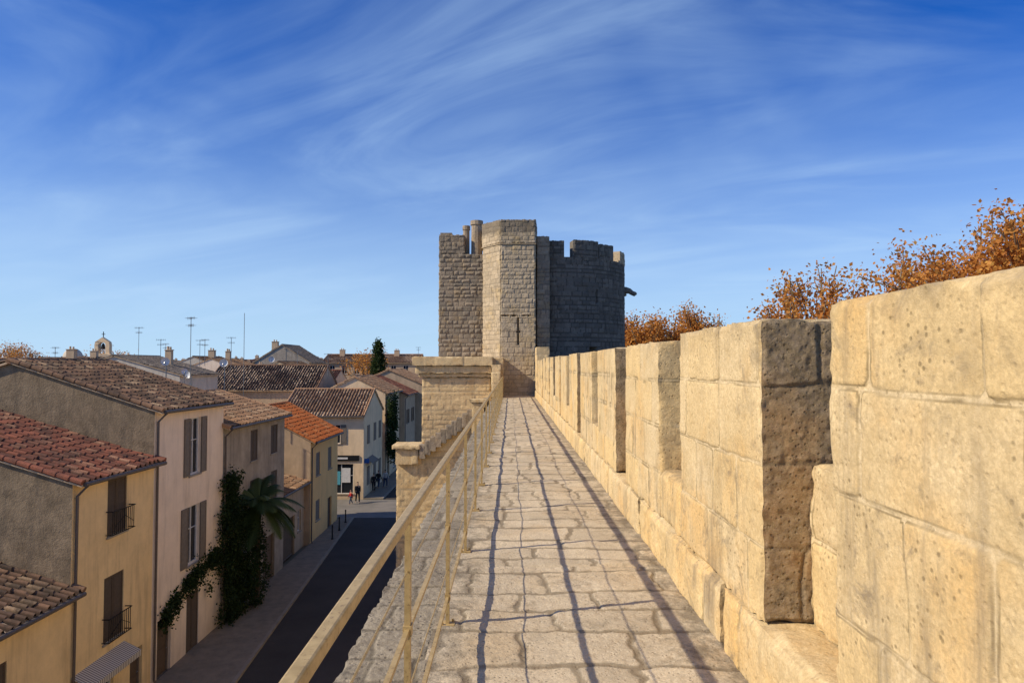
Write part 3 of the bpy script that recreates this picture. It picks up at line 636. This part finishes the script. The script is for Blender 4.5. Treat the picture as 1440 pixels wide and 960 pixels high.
for i,(x,y,w,eh) in enumerate(((-12,122,10,11),(-25,150,14,11.5),(-8,150,12,12),(-30,170,12,12.3))):
    house('distant_house',(x,y),0,w,9,eh,eh+1.8,walls[i],roofs[i],[],'distant house with tiled roof',BG,lod=1,seed=90+i,pipe=False)
bg=empty('bell_gable',(-71,119,0),0,'small pale church bell gable with cross','church')
mb=MB()
mb.box(-1.5,1.5,-.5,.5,0,14);mb.box(-1.3,-.6,-.4,.4,14,15.6);mb.box(.6,1.3,-.4,.4,14,15.6)
mb.prism([(-1.3,15.6),(-.6,15.6)]+[(.6*math.cos(t),15.6+.45*math.sin(t)) for t in np.linspace(math.pi,0,9)][1:-1]+[(.6,15.6),(1.3,15.6),(1.2,16.1),(0,16.9),(-1.2,16.1)],-.4,.4,'y')
mb.box(-1.6,1.6,-.55,.55,13.8,14.05)
mb.obj('gable_wall',M['cream'],bg)
mb=MB();mb.tube([(0,0,15.9),(0,0,15.6),(0,0,15.0),(0,0,14.85)],[.08,.25,.34,.46],10);mb.obj('bell',M['iron'],bg)
mb=MB();mb.box(-.05,.05,-.05,.05,16.9,17.9);mb.box(-.3,.3,-.04,.04,17.4,17.5);mb.obj('cross',M['iron'],bg)
dm=empty('domed_roof',(-82,128,0),0,'white rounded dome above the roofs','dome')
mb=MB();mb.tube([(0,0,11)]+[(0,0,13.6+1.6*math.sin(t)) for t in np.linspace(0,1.5,8)],[1.6]+[1.6*math.cos(t)+.02 for t in np.linspace(0,1.5,8)],16);mb.obj('dome',M['white'],dm,smooth=True)
mb=MB();mb.box(-1.9,1.9,-1.9,1.9,0,11.3);mb.obj('drum',M['white'],dm)
def antenna(px,ytop,ybot,d,yagi=True):
    x=(px-720)/960*d;z1=E+(513-ytop)/960*d;z0=E+(513-ybot)/960*d-1.2
    A=empty('tv_antenna',(x,d,z0),random.uniform(-.6,.6),'thin metal television antenna on a rooftop','antenna','rooftop antennas')
    h=z1-z0;mb=MB();r=.012+.00016*d;mb.tube([(0,0,0),(0,0,h)],r,6);mb.obj('mast',M['metal'],A)
    if yagi:
        mb=MB();q=.5+.002*d
        for zz,ln in ((h-.05,.5),(h-.5,.36)):
            mb.tube([(-ln*q*1.2,0,zz),(ln*q*1.2,0,zz)],r*.7,4);ln*=q*1.2
            for k in range(6): mb.tube([(-ln+2*ln*k/5,-.2,zz),(-ln+2*ln*k/5,.2,zz)],r*.5,4);mb.tube([(-ln+2*ln*k/5,0,zz-.09),(-ln+2*ln*k/5,0,zz+.09)],r*.5,4)
        mb.obj('aerial',M['metal'],A)
for q in ((270,446,520,42),(345,440,555,45.4,False),(197,460,490,64),(228,477,492,64),(290,477,495,60),(327,474,500,62),(283,478,500,75),(420,492,505,80),(80,488,500,60),(404,486,497,112),(463,497,512,70),(590,488,500,132),(140,480,495,90),(235,483,494,80)): antenna(*q)
def dish(px,py,d,r,az):
    x=(px-720)/960*d;z=E+(513-py)/960*d
    D=empty('satellite_dish',(x,d,z),az,'white satellite dish on a rooftop','satellite dish','rooftop satellite dishes')
    mb=MB();n=14;vs=[(0,0,0)];fs=[]
    for k in (1,2,3):
        for i in range(n):
            t=2*math.pi*i/n;q=r*k/3;vs.append((q*math.cos(t),-.35*q*q/r,q*math.sin(t)))
    for i in range(n):
        fs.append((0,1+i,1+(i+1)%n))
        for k in (0,1): fs.append((1+k*n+i,1+(k+1)*n+i,1+(k+1)*n+(i+1)%n,1+k*n+(i+1)%n))
    mb.add(vs,fs);mb.obj('reflector',M['dish'],D,smooth=True)
    mb=MB();mb.tube([(0,.02,0),(0,.25,-.1),(0,.25,-2.2)],.03,6);mb.tube([(0,-.05,-r),(0,-r*.9,-.1)],.015,5);mb.tube([(0,-r*.95,-.12),(0,-r*.8,-.06)],.05,6);mb.obj('bracket',M['metal'],D)
for q in ((235,508,40,.24,.3),(268,527,44,.22,-.3),(317,510,44,.26,.2),(262,522,50,.22,.5),(384,505,80,.35,.2)): dish(*q)
# ------------------------------------------------------------------ ground, street
def flat(name,x0,x1,y0,y1,z,mat):
    o=mk(name,[(x0,y0,z),(x1,y0,z),(x1,y1,z),(x0,y1,z)],[(0,1,2,3)],mat);o['kind']='structure';return o
flat('ground',-2500,2500,-1500,3500,0,M['ground'])
flat('road',-12.7,-2.2,-5,55,.006,M['asphalt'])
flat('cross_street',-60,-2.2,54.6,61.9,.012,M['paving'])
flat('road',-11.5,-4,61.9,105,.008,M['asphalt'])
ke=lambda y:-10.4-(y-26)*.07
def paved(x0,xa,xb,y0,y1):
    mb=MB();mb.prism([(x0,y0),(xa-.16,y0),(xb-.16,y1),(x0,y1)],.01,.12);o=mb.obj('pavement',M['concrete']);o['kind']='structure'
    mb=MB();n=int(y1-y0)
    for i in range(n):
        f=i/n;g=(i+.985)/n;A=xa+(xb-xa)*f;B=xa+(xb-xa)*g;ya=y0+(y1-y0)*f;yb=y0+(y1-y0)*g
        mb.prism([(A-.155,ya),(A,ya),(B,yb),(B-.155,yb)],.01,.125)
    o=mb.obj('kerb',M['kerb']);o['kind']='structure'
paved(-13.5,ke(-5),ke(54.4),-5,54.4);paved(-13.3,-11.5,-11.5,62,105)
mb=MB();mb.box(-2.2,-.9,-5,31,.01,.12);o=mb.obj('pavement',M['concrete']);o['kind']='structure'
for i,(x,y) in enumerate(((-12.45,50),(-12.3,47.5),(-12.6,52.5))):
    B=empty('bollard',(x,y,.1),0,'dark metal bollard on the pavement edge','bollard','street bollards')
    mb=MB();mb.tube([(0,0,0),(0,0,.08),(0,0,.1),(0,0,.85),(0,0,.9)],[.09,.09,.05,.045,.06],10);mb.tube([(0,0,.9),(0,0,.97),(0,0,1.0)],[.065,.05,.01],10);mb.obj('post',M['iron'],B)
# ------------------------------------------------------------------ vegetation
def leaves(name,C,n,size,mat,parent,seed,sig,droop=0):
    rg=np.random.default_rng(seed);C=np.array(C);k=rg.integers(0,len(C),n)
    s=np.array(sig);P=C[k]+rg.normal(0,1,(n,3))*s
    a=rg.normal(0,1,(n,3));a/=np.linalg.norm(a,axis=1)[:,None];b=np.cross(a,rg.normal(0,1,(n,3)));b/=np.linalg.norm(b,axis=1)[:,None]
    sz=size*rg.uniform(.5,1.2,n)[:,None]
    V=np.stack([P-a*sz*.5,P+b*sz*.38,P+a*sz*.6,P-b*sz*.38],1).reshape(-1,3)
    F=np.arange(n*4).reshape(n,4)
    cl=rg.random(len(C))[k];t=np.clip(.55*cl+.45*rg.random(n),0,1)
    return mk(name,V,F,mat,parent,False,{'tone':np.repeat(t,4)})
def tree(name,x,y,h,spread,nl,seed,label,mat='leaf_autumn',size=.17,sig=.38,levels=4,group=None,gz=0,wr=1.0):
    T=empty(name,(x,y,gz),0,label,'tree',group)
    rg=random.Random(seed);segs=[];tips=[]
    def br(p,d,l,r,lv):
        pts=[p];q=p.copy();dd=d.copy()
        for i in range(3):
            dd=(dd+Vector((rg.uniform(-.18,.18),rg.uniform(-.18,.18),rg.uniform(.0,.2)))).normalized();q=q+dd*l/3;pts.append(q.copy())
        segs.append((pts,[r,r*.88,r*.76,r*.62],6 if lv>1 else 5))
        if lv>=levels-1: tips.append(tuple(q));tips.append(tuple(pts[2]));tips.append(tuple(pts[1]))
        if lv==levels: return
        for i in range(3 if lv<3 else rg.choice((2,3))):
            t=rg.uniform(0,2*math.pi);el=rg.uniform(.3,.85) if lv else rg.uniform(.3,.6)
            a=dd.cross(Vector((0,0,1)) if abs(dd.z)<.95 else Vector((1,0,0))).normalized();b=dd.cross(a)
            nd=(dd*math.cos(el)+(a*math.cos(t)+b*math.sin(t))*math.sin(el)).normalized()
            if lv==0:
                t=i*2.1+rg.uniform(-.3,.3);nd=Vector((math.cos(t)*.5*spread,math.sin(t)*.5*spread,1)).normalized()
            br(q.copy(),nd,l*rg.uniform(.62,.85) if lv else h*.24,r*.6,lv+1)
    br(Vector((0,0,0)),Vector((0,0,1)),h*.36,h*.022,0)
    k=1.0
    if nl: k=(h-.2)/sorted(t[2] for t in tips)[-3]
    ax=sum(t[0] for t in tips)/len(tips) if nl else 0;ay=sum(t[1] for t in tips)/len(tips) if nl else 0
    def tf(p): f=min(1,max(0,p[2]/(h*.4)));return Vector(((p[0]-ax*f)*wr,(p[1]-ay*f)*wr,p[2]*k))
    mb=MB()
    for pts,rs,n in segs: mb.tube([tf(p) for p in pts],rs,n,cap=False)
    mb.obj('trunk',M['bark'],T,smooth=True)
    if nl: leaves('crown',[tuple(tf(t)) for t in tips],nl,size,M[mat],T,seed,(sig,sig,sig))
    return T
TG='autumn plane trees outside the rampart'
tree('plane_tree',14.0,21.5,16.8,.9,26000,3,'plane tree with airy golden orange autumn leaves',group=TG,size=.135,levels=5,sig=.24,wr=.85)
tree('plane_tree',10.8,23.5,15.8,.5,10500,8,'plane tree with orange brown leaves',group=TG,size=.13,levels=5,sig=.20,wr=.45)
tree('plane_tree',16.4,21.5,17.4,.9,30000,12,'tall plane tree with rusty leaves',group=TG,size=.135,levels=5,sig=.25,wr=.85)
for i,(x,y,h) in enumerate(((10.6,55,16.0),(12.8,57,16.3),(14.4,56,16.7),(16.4,57,16.6))):
    tree('plane_tree',x,y,h,.8,6500 if i!=3 else 1300,30+i,'distant plane tree with rusty autumn crown',group=TG,size=.21,sig=.36,wr=.42)
tree('cypress_tree',-22.7,117,3,.2,0,50,'dark green narrow cypress among the roofs',levels=1)
C=bpy.data.objects['cypress_tree'];rgn=np.random.default_rng(4)
zz=rgn.uniform(3,15.8,150);rad=1.6*np.clip((16.2-zz)/7,.05,1)**.6;th=rgn.uniform(0,6.28,150)
leaves('crown',np.stack([rad*.7*np.cos(th),rad*.7*np.sin(th),zz],1),7000,.35,M['leaf_green'],C,9,(.3,.3,.5))
for i,(x,y,h) in enumerate(((-118,165,17),(-112,150,16.4),(-82,140,15.6),(-27,128,14.4))):
    tree('park_tree',x,y,h,1,1500,60+i,'bare brown distant tree above the roofs',size=.35,sig=.7,group='distant town trees')
# palm by the grey house
PT=empty('palm_tree',(-12.8,34.7,.1),0,'palm with drooping green fronds against the grey house','palm tree')
mb=MB();mb.tube([(0,0,0),(.05,.05,1.5),(.0,.1,3.2),(.05,.1,4.8)],[.2,.15,.13,.15],9);mb.obj('trunk',M['palmbark'],PT)
V=[];F=[];T=[];rgp=random.Random(3)
for i in range(34):
    az=i*2.399;el=rgp.uniform(-.3,1.1);L_=rgp.uniform(1.8,2.8);p=Vector((.05,.1,5.0));d=Vector((math.cos(az)*math.cos(el),math.sin(az)*math.cos(el),math.sin(el)))
    pts=[p];N_=12;tone=rgp.random()
    for k in range(N_): d=(d+Vector((0,0,-.12))).normalized();p=p+d*L_/N_;pts.append(p.copy())
    side=Vector((-math.sin(az),math.cos(az),0))
    for k in range(1,N_*3):
        f=k/(N_*3);a=f*N_;i0=int(a);q=pts[i0].lerp(pts[min(i0+1,N_)],a-i0);dr=(pts[min(i0+1,N_)]-pts[i0]).normalized()
        wl_=.65*math.sin(math.pi*min(f*.85+.12,1))
        for sg in (-1,1):
            tip=q+side*sg*wl_*.8+dr*wl_*.5+Vector((0,0,-.35*wl_))
            n=len(V);V+= [tuple(q-dr*.05),tuple(q+dr*.05),tuple(tip)];F.append((n,n+1,n+2));T+=[tone]*3
mk('crown',V,F,M['leaf_palm'],PT,False,{'tone':T})
CR=empty('climbing_plant',(XF,31.8,0),0,'dark green creeper massed at the house corner','plant')
C=[];rc=random.Random(2)
for i in range(230):
    z=rc.uniform(.1,6.8);C.append((rc.uniform(.05,.7 if z<5 else .35),rc.gauss(1.0,.6 if z<5.5 else .3),z))
for i in range(90):
    C.append((rc.uniform(.2,1.1),rc.uniform(1.6,3.6),rc.uniform(.2,4.2)))
for i in range(60):
    t=rc.random();C.append((.12,-.1-5.0*t,3.4-1.2*t*t+rc.uniform(-.3,.3)*(1-t*.6)))
leaves('foliage',C,22000,.12,M['leaf_green'],CR,5,(.10,.17,.22))
mb=MB();mb.tube([(.1,.4,.1),(.08,.3,2),(.1,.5,4.5),(.08,.4,6.5)],[.06,.05,.04,.02],6);mb.obj('stem',M['bark'],CR)
CR=empty('climbing_plant',(-12.9,72.2,0),0,'dark ivy hanging on a far facade','plant')
leaves('foliage',[(rc.uniform(.05,.5),rc.uniform(-.4,2.5),rc.uniform(2.5,8.5)) for i in range(90)],4000,.25,M['leaf_green'],CR,6,(.15,.4,.4))
# ------------------------------------------------------------------ people
cl={'black':simple('dark_cloth',(.025,.025,.03),.9),'red':simple('red_cloth',(.40,.03,.03),.9),'white':simple('pale_cloth',(.55,.54,.52),.9),'jean':simple('denim',(.05,.07,.12),.9),'skin':simple('skin',(.48,.30,.21),.6),'hair':simple('hair',(.05,.03,.02),.8)}
def skinobj(name,V,Ed,Rd,mat,parent,root=0,lv=2):
    me=bpy.data.meshes.new(name);me.from_pydata(V,Ed,[]);me.materials.append(mat);ob=bpy.data.objects.new(name,me);COL.objects.link(ob);ob.parent=parent
    md=ob.modifiers.new('s','SKIN')
    if not me.skin_vertices: 
        bpy.context.view_layer.objects.active=ob;bpy.ops.mesh.customdata_skin_add()
    for i,r in enumerate(Rd): me.skin_vertices[0].data[i].radius=(r,r) if not isinstance(r,tuple) else r
    me.skin_vertices[0].data[root].use_root=True
    md.use_smooth_shade=True;sb=ob.modifiers.new('u','SUBSURF');sb.levels=lv;sb.render_levels=lv
    return ob
def person(x,y,rz,top,leg,label,stride=.28,h=1.7,arm=.15,z=.015):
    Pn=empty('person',(x,y,z),rz,label,'person','pedestrians at the crossing');Pn.scale=(h/1.75,)*3
    s=stride
    V=[(0,0,.95),(0,0,1.15),(0,0,1.36),(0,.0,1.47),(0,-.01,1.55),(0,-.02,1.64),(0,-.01,1.73)]
    Rd=[(.15,.11),(.14,.10),(.16,.10),(.06,.06),(.06,.07),(.085,.10),(.055,.065)];Ed=[(0,1),(1,2),(2,3),(3,4),(4,5),(5,6)]
    def ch(pts,rs,frm):
        last=frm
        for p,r in zip(pts,rs): V.append(p);Rd.append(r);Ed.append((last,len(V)-1));last=len(V)-1
        return last
    arms=[];legs=[]
    for sg in (-1,1):
        k=s*sg
        l=[(sg*.10,0,.90),(sg*.10,-k*.55+(-.04),.50),(sg*.10,-k*.9+.03,.09),(sg*.10,-k*.9-.12,.04)];legs.append(l)
        ch(l,[(.095,.095),(.062,.062),(.045,.045),(.04,.03)],0)
        am=[(sg*.19,0,1.40),(sg*.23,arm*sg*.6+.02,1.12),(sg*.22,arm*sg*1.3-.08,.88)];arms.append(am)
        w_=ch(am,[.055,.043,.03],2)
        hx,hy,hz=am[2];hp=ch([(hx,hy-.015,hz-.07)],[(.022,.038)],w_)
        for j,fl_ in enumerate((.06,.07,.065,.05)):
            oy=(j-1.5)*.02;ch([(hx,hy-.015+oy,hz-.10),(hx-sg*.012,hy-.02+oy,hz-.10-fl_)],[.009,.007],hp)
        ch([(hx-sg*.005,hy-.06,hz-.06),(hx-sg*.01,hy-.07,hz-.10)],[.01,.008],hp)
    body=skinobj('body',V,Ed,Rd,cl['skin'],Pn)
    V2=[(0,0,.92),(0,0,1.13),(0,0,1.37),(0,0,1.46)];R2=[(.18,.135),(.165,.125),(.185,.125),(.085,.085)];E2=[(0,1),(1,2),(2,3)]
    for sg,am in zip((-1,1),arms):
        last=2
        for p,r in zip(am,[.075,.06,.048]): V2.append(p);R2.append(r);E2.append((last,len(V2)-1));last=len(V2)-1
    skinobj('jacket',V2,E2,R2,cl[top],Pn,1)
    V3=[(0,0,.97)];R3=[(.165,.125)];E3=[]
    for sg,l in zip((-1,1),legs):
        last=0
        for p,r in zip(l[:3],[.115,.08,.062]): V3.append(p);R3.append(r);E3.append((last,len(V3)-1));last=len(V3)-1
    skinobj('trousers',V3,E3,R3,cl[leg],Pn,0)
    skinobj('hair',[(0,.03,1.66),(0,.01,1.74),(0,-.03,1.755)],[(0,1),(1,2)],[(.085,.075),(.085,.09),(.06,.05)],cl['hair'],Pn,0)
    f=MB();f.tube([(0,-.115,1.66),(0,-.14,1.635),(0,-.115,1.625)],[.008,.014,.01],6);f.obj('nose',cl['skin'],Pn,True)
person(-13.45,60.4,.4,'black','black','person in dark clothes walking across the street',h=1.8)
person(-13.9,59.8,-.8,'red','jean','person in red jacket walking',h=1.25)
person(-12.9,67.0,2.8,'black','jean','person in dark jacket and jeans walking away',stride=.2,z=.13)
person(-12.3,67.4,2.9,'white','jean','person in pale top walking away',stride=-.2,z=.13)
person(-13.0,65.2,3.2,'black','black','person in black standing',stride=.08,z=.13)
# ------------------------------------------------------------------ light, world
EL=math.radians(35)
hz=Vector((math.cos(math.radians(17)),math.sin(math.radians(17)),0))
ld=Vector((hz.x*math.cos(EL),hz.y*math.cos(EL),-math.sin(EL)))
sun=bpy.data.lights.new('sun','SUN');sun.energy=5.0;sun.angle=math.radians(.5);sun.color=(1,.87,.66)
so=bpy.data.objects.new('sun',sun);COL.objects.link(so);so.rotation_mode='QUATERNION';so.rotation_quaternion=ld.to_track_quat('-Z','Y')
W=bpy.data.worlds.new('World');scene.world=W;W.use_nodes=True;nt=W.node_tree;n=nt.nodes;l=nt.links
bgN=n['Background'];bgN.inputs['Strength'].default_value=.12
sky=n.new('ShaderNodeTexSky');sky.sky_type='NISHITA';sky.sun_disc=False;sky.sun_elevation=EL;sky.sun_rotation=math.atan2(-hz.x,-hz.y)%(2*math.pi)
sky.air_density=1.0;sky.dust_density=.3;sky.ozone_density=1.5
def mixw(f,a,b,mode='MIX'):
    q=n.new('ShaderNodeMix');q.data_type='RGBA';q.blend_type=mode
    if isinstance(f,(int,float)): q.inputs[0].default_value=f
    else: l.new(f,q.inputs[0])
    for i,x in ((6,a),(7,b)):
        if isinstance(x,tuple): q.inputs[i].default_value=(*x,1)
        else: l.new(x,q.inputs[i])
    return q.outputs[2]
def mth(op,a,b=None,c=None):
    q=n.new('ShaderNodeMath');q.operation=op
    for i,x in ((0,a),(1,b),(2,c)):
        if x is None: continue
        if isinstance(x,(int,float)): q.inputs[i].default_value=x
        else: l.new(x,q.inputs[i])
    return q.outputs[0]
tc=n.new('ShaderNodeTexCoord');sp=n.new('ShaderNodeSeparateXYZ');l.new(tc.outputs['Generated'],sp.inputs[0])
zc=mth('MAXIMUM',sp.outputs[2],0.0)
den=mth('ADD',zc,.16)
cb=n.new('ShaderNodeCombineXYZ');l.new(mth('DIVIDE',sp.outputs[0],den),cb.inputs[0]);l.new(mth('DIVIDE',sp.outputs[1],den),cb.inputs[1])
mp=n.new('ShaderNodeMapping');mp.inputs['Rotation'].default_value=(0,0,math.radians(-64));mp.inputs['Location'].default_value=(2.3,1.4,0);l.new(cb.outputs[0],mp.inputs[0])
mp2=n.new('ShaderNodeMapping');mp2.inputs['Scale'].default_value=(1.9,.62,1);l.new(mp.outputs[0],mp2.inputs[0])
def nz(sc,det,ro,di,vec):
    q=n.new('ShaderNodeTexNoise');q.inputs['Scale'].default_value=sc;q.inputs['Detail'].default_value=det;q.inputs['Roughness'].default_value=ro;q.inputs['Distortion'].default_value=di;l.new(vec,q.inputs['Vector']);return q.outputs['Fac']
def rng(f,a,b):
    q=n.new('ShaderNodeMapRange');q.interpolation_type='SMOOTHSTEP';q.inputs['From Min'].default_value=a;q.inputs['From Max'].default_value=b;l.new(f,q.inputs['Value']);return q.outputs[0]
c1=rng(nz(1.2,10,.55,1.0,mp2.outputs[0]),.30,.84)
c2=rng(nz(.9,4,.5,.5,cb.outputs[0]),.28,.66)
cloud=mth('MULTIPLY',c1,mth('ADD',mth('MULTIPLY',c2,.8),.2))
tint=mixw(1.0,sky.outputs[0],(.02,.38,1.08),'MULTIPLY')
q=n.new('ShaderNodeMapRange');q.interpolation_type='SMOOTHSTEP';q.inputs['From Min'].default_value=.43;q.inputs['From Max'].default_value=-.10;q.inputs['To Min'].default_value=0;q.inputs['To Max'].default_value=1.0;l.new(sp.outputs[2],q.inputs['Value'])
base=mixw(q.outputs[0],tint,(4.7,6.5,8.2))
out=mixw(mth('MULTIPLY',cloud,.58),base,(4.2,6.0,8.2))
l.new(out,bgN.inputs['Color'])
# ------------------------------------------------------------------ camera
cam=bpy.data.cameras.new('camera');cam.lens=24;cam.sensor_width=36;cam.clip_end=6000;cam.clip_start=.05
co=bpy.data.objects.new('camera',cam);COL.objects.link(co);co.location=(0,0,E);co.rotation_euler=(math.radians(90+1.97),0,math.radians(-.1))
scene.camera=co
scene.view_settings.view_transform='Standard';scene.view_settings.look='None';scene.view_settings.exposure=0
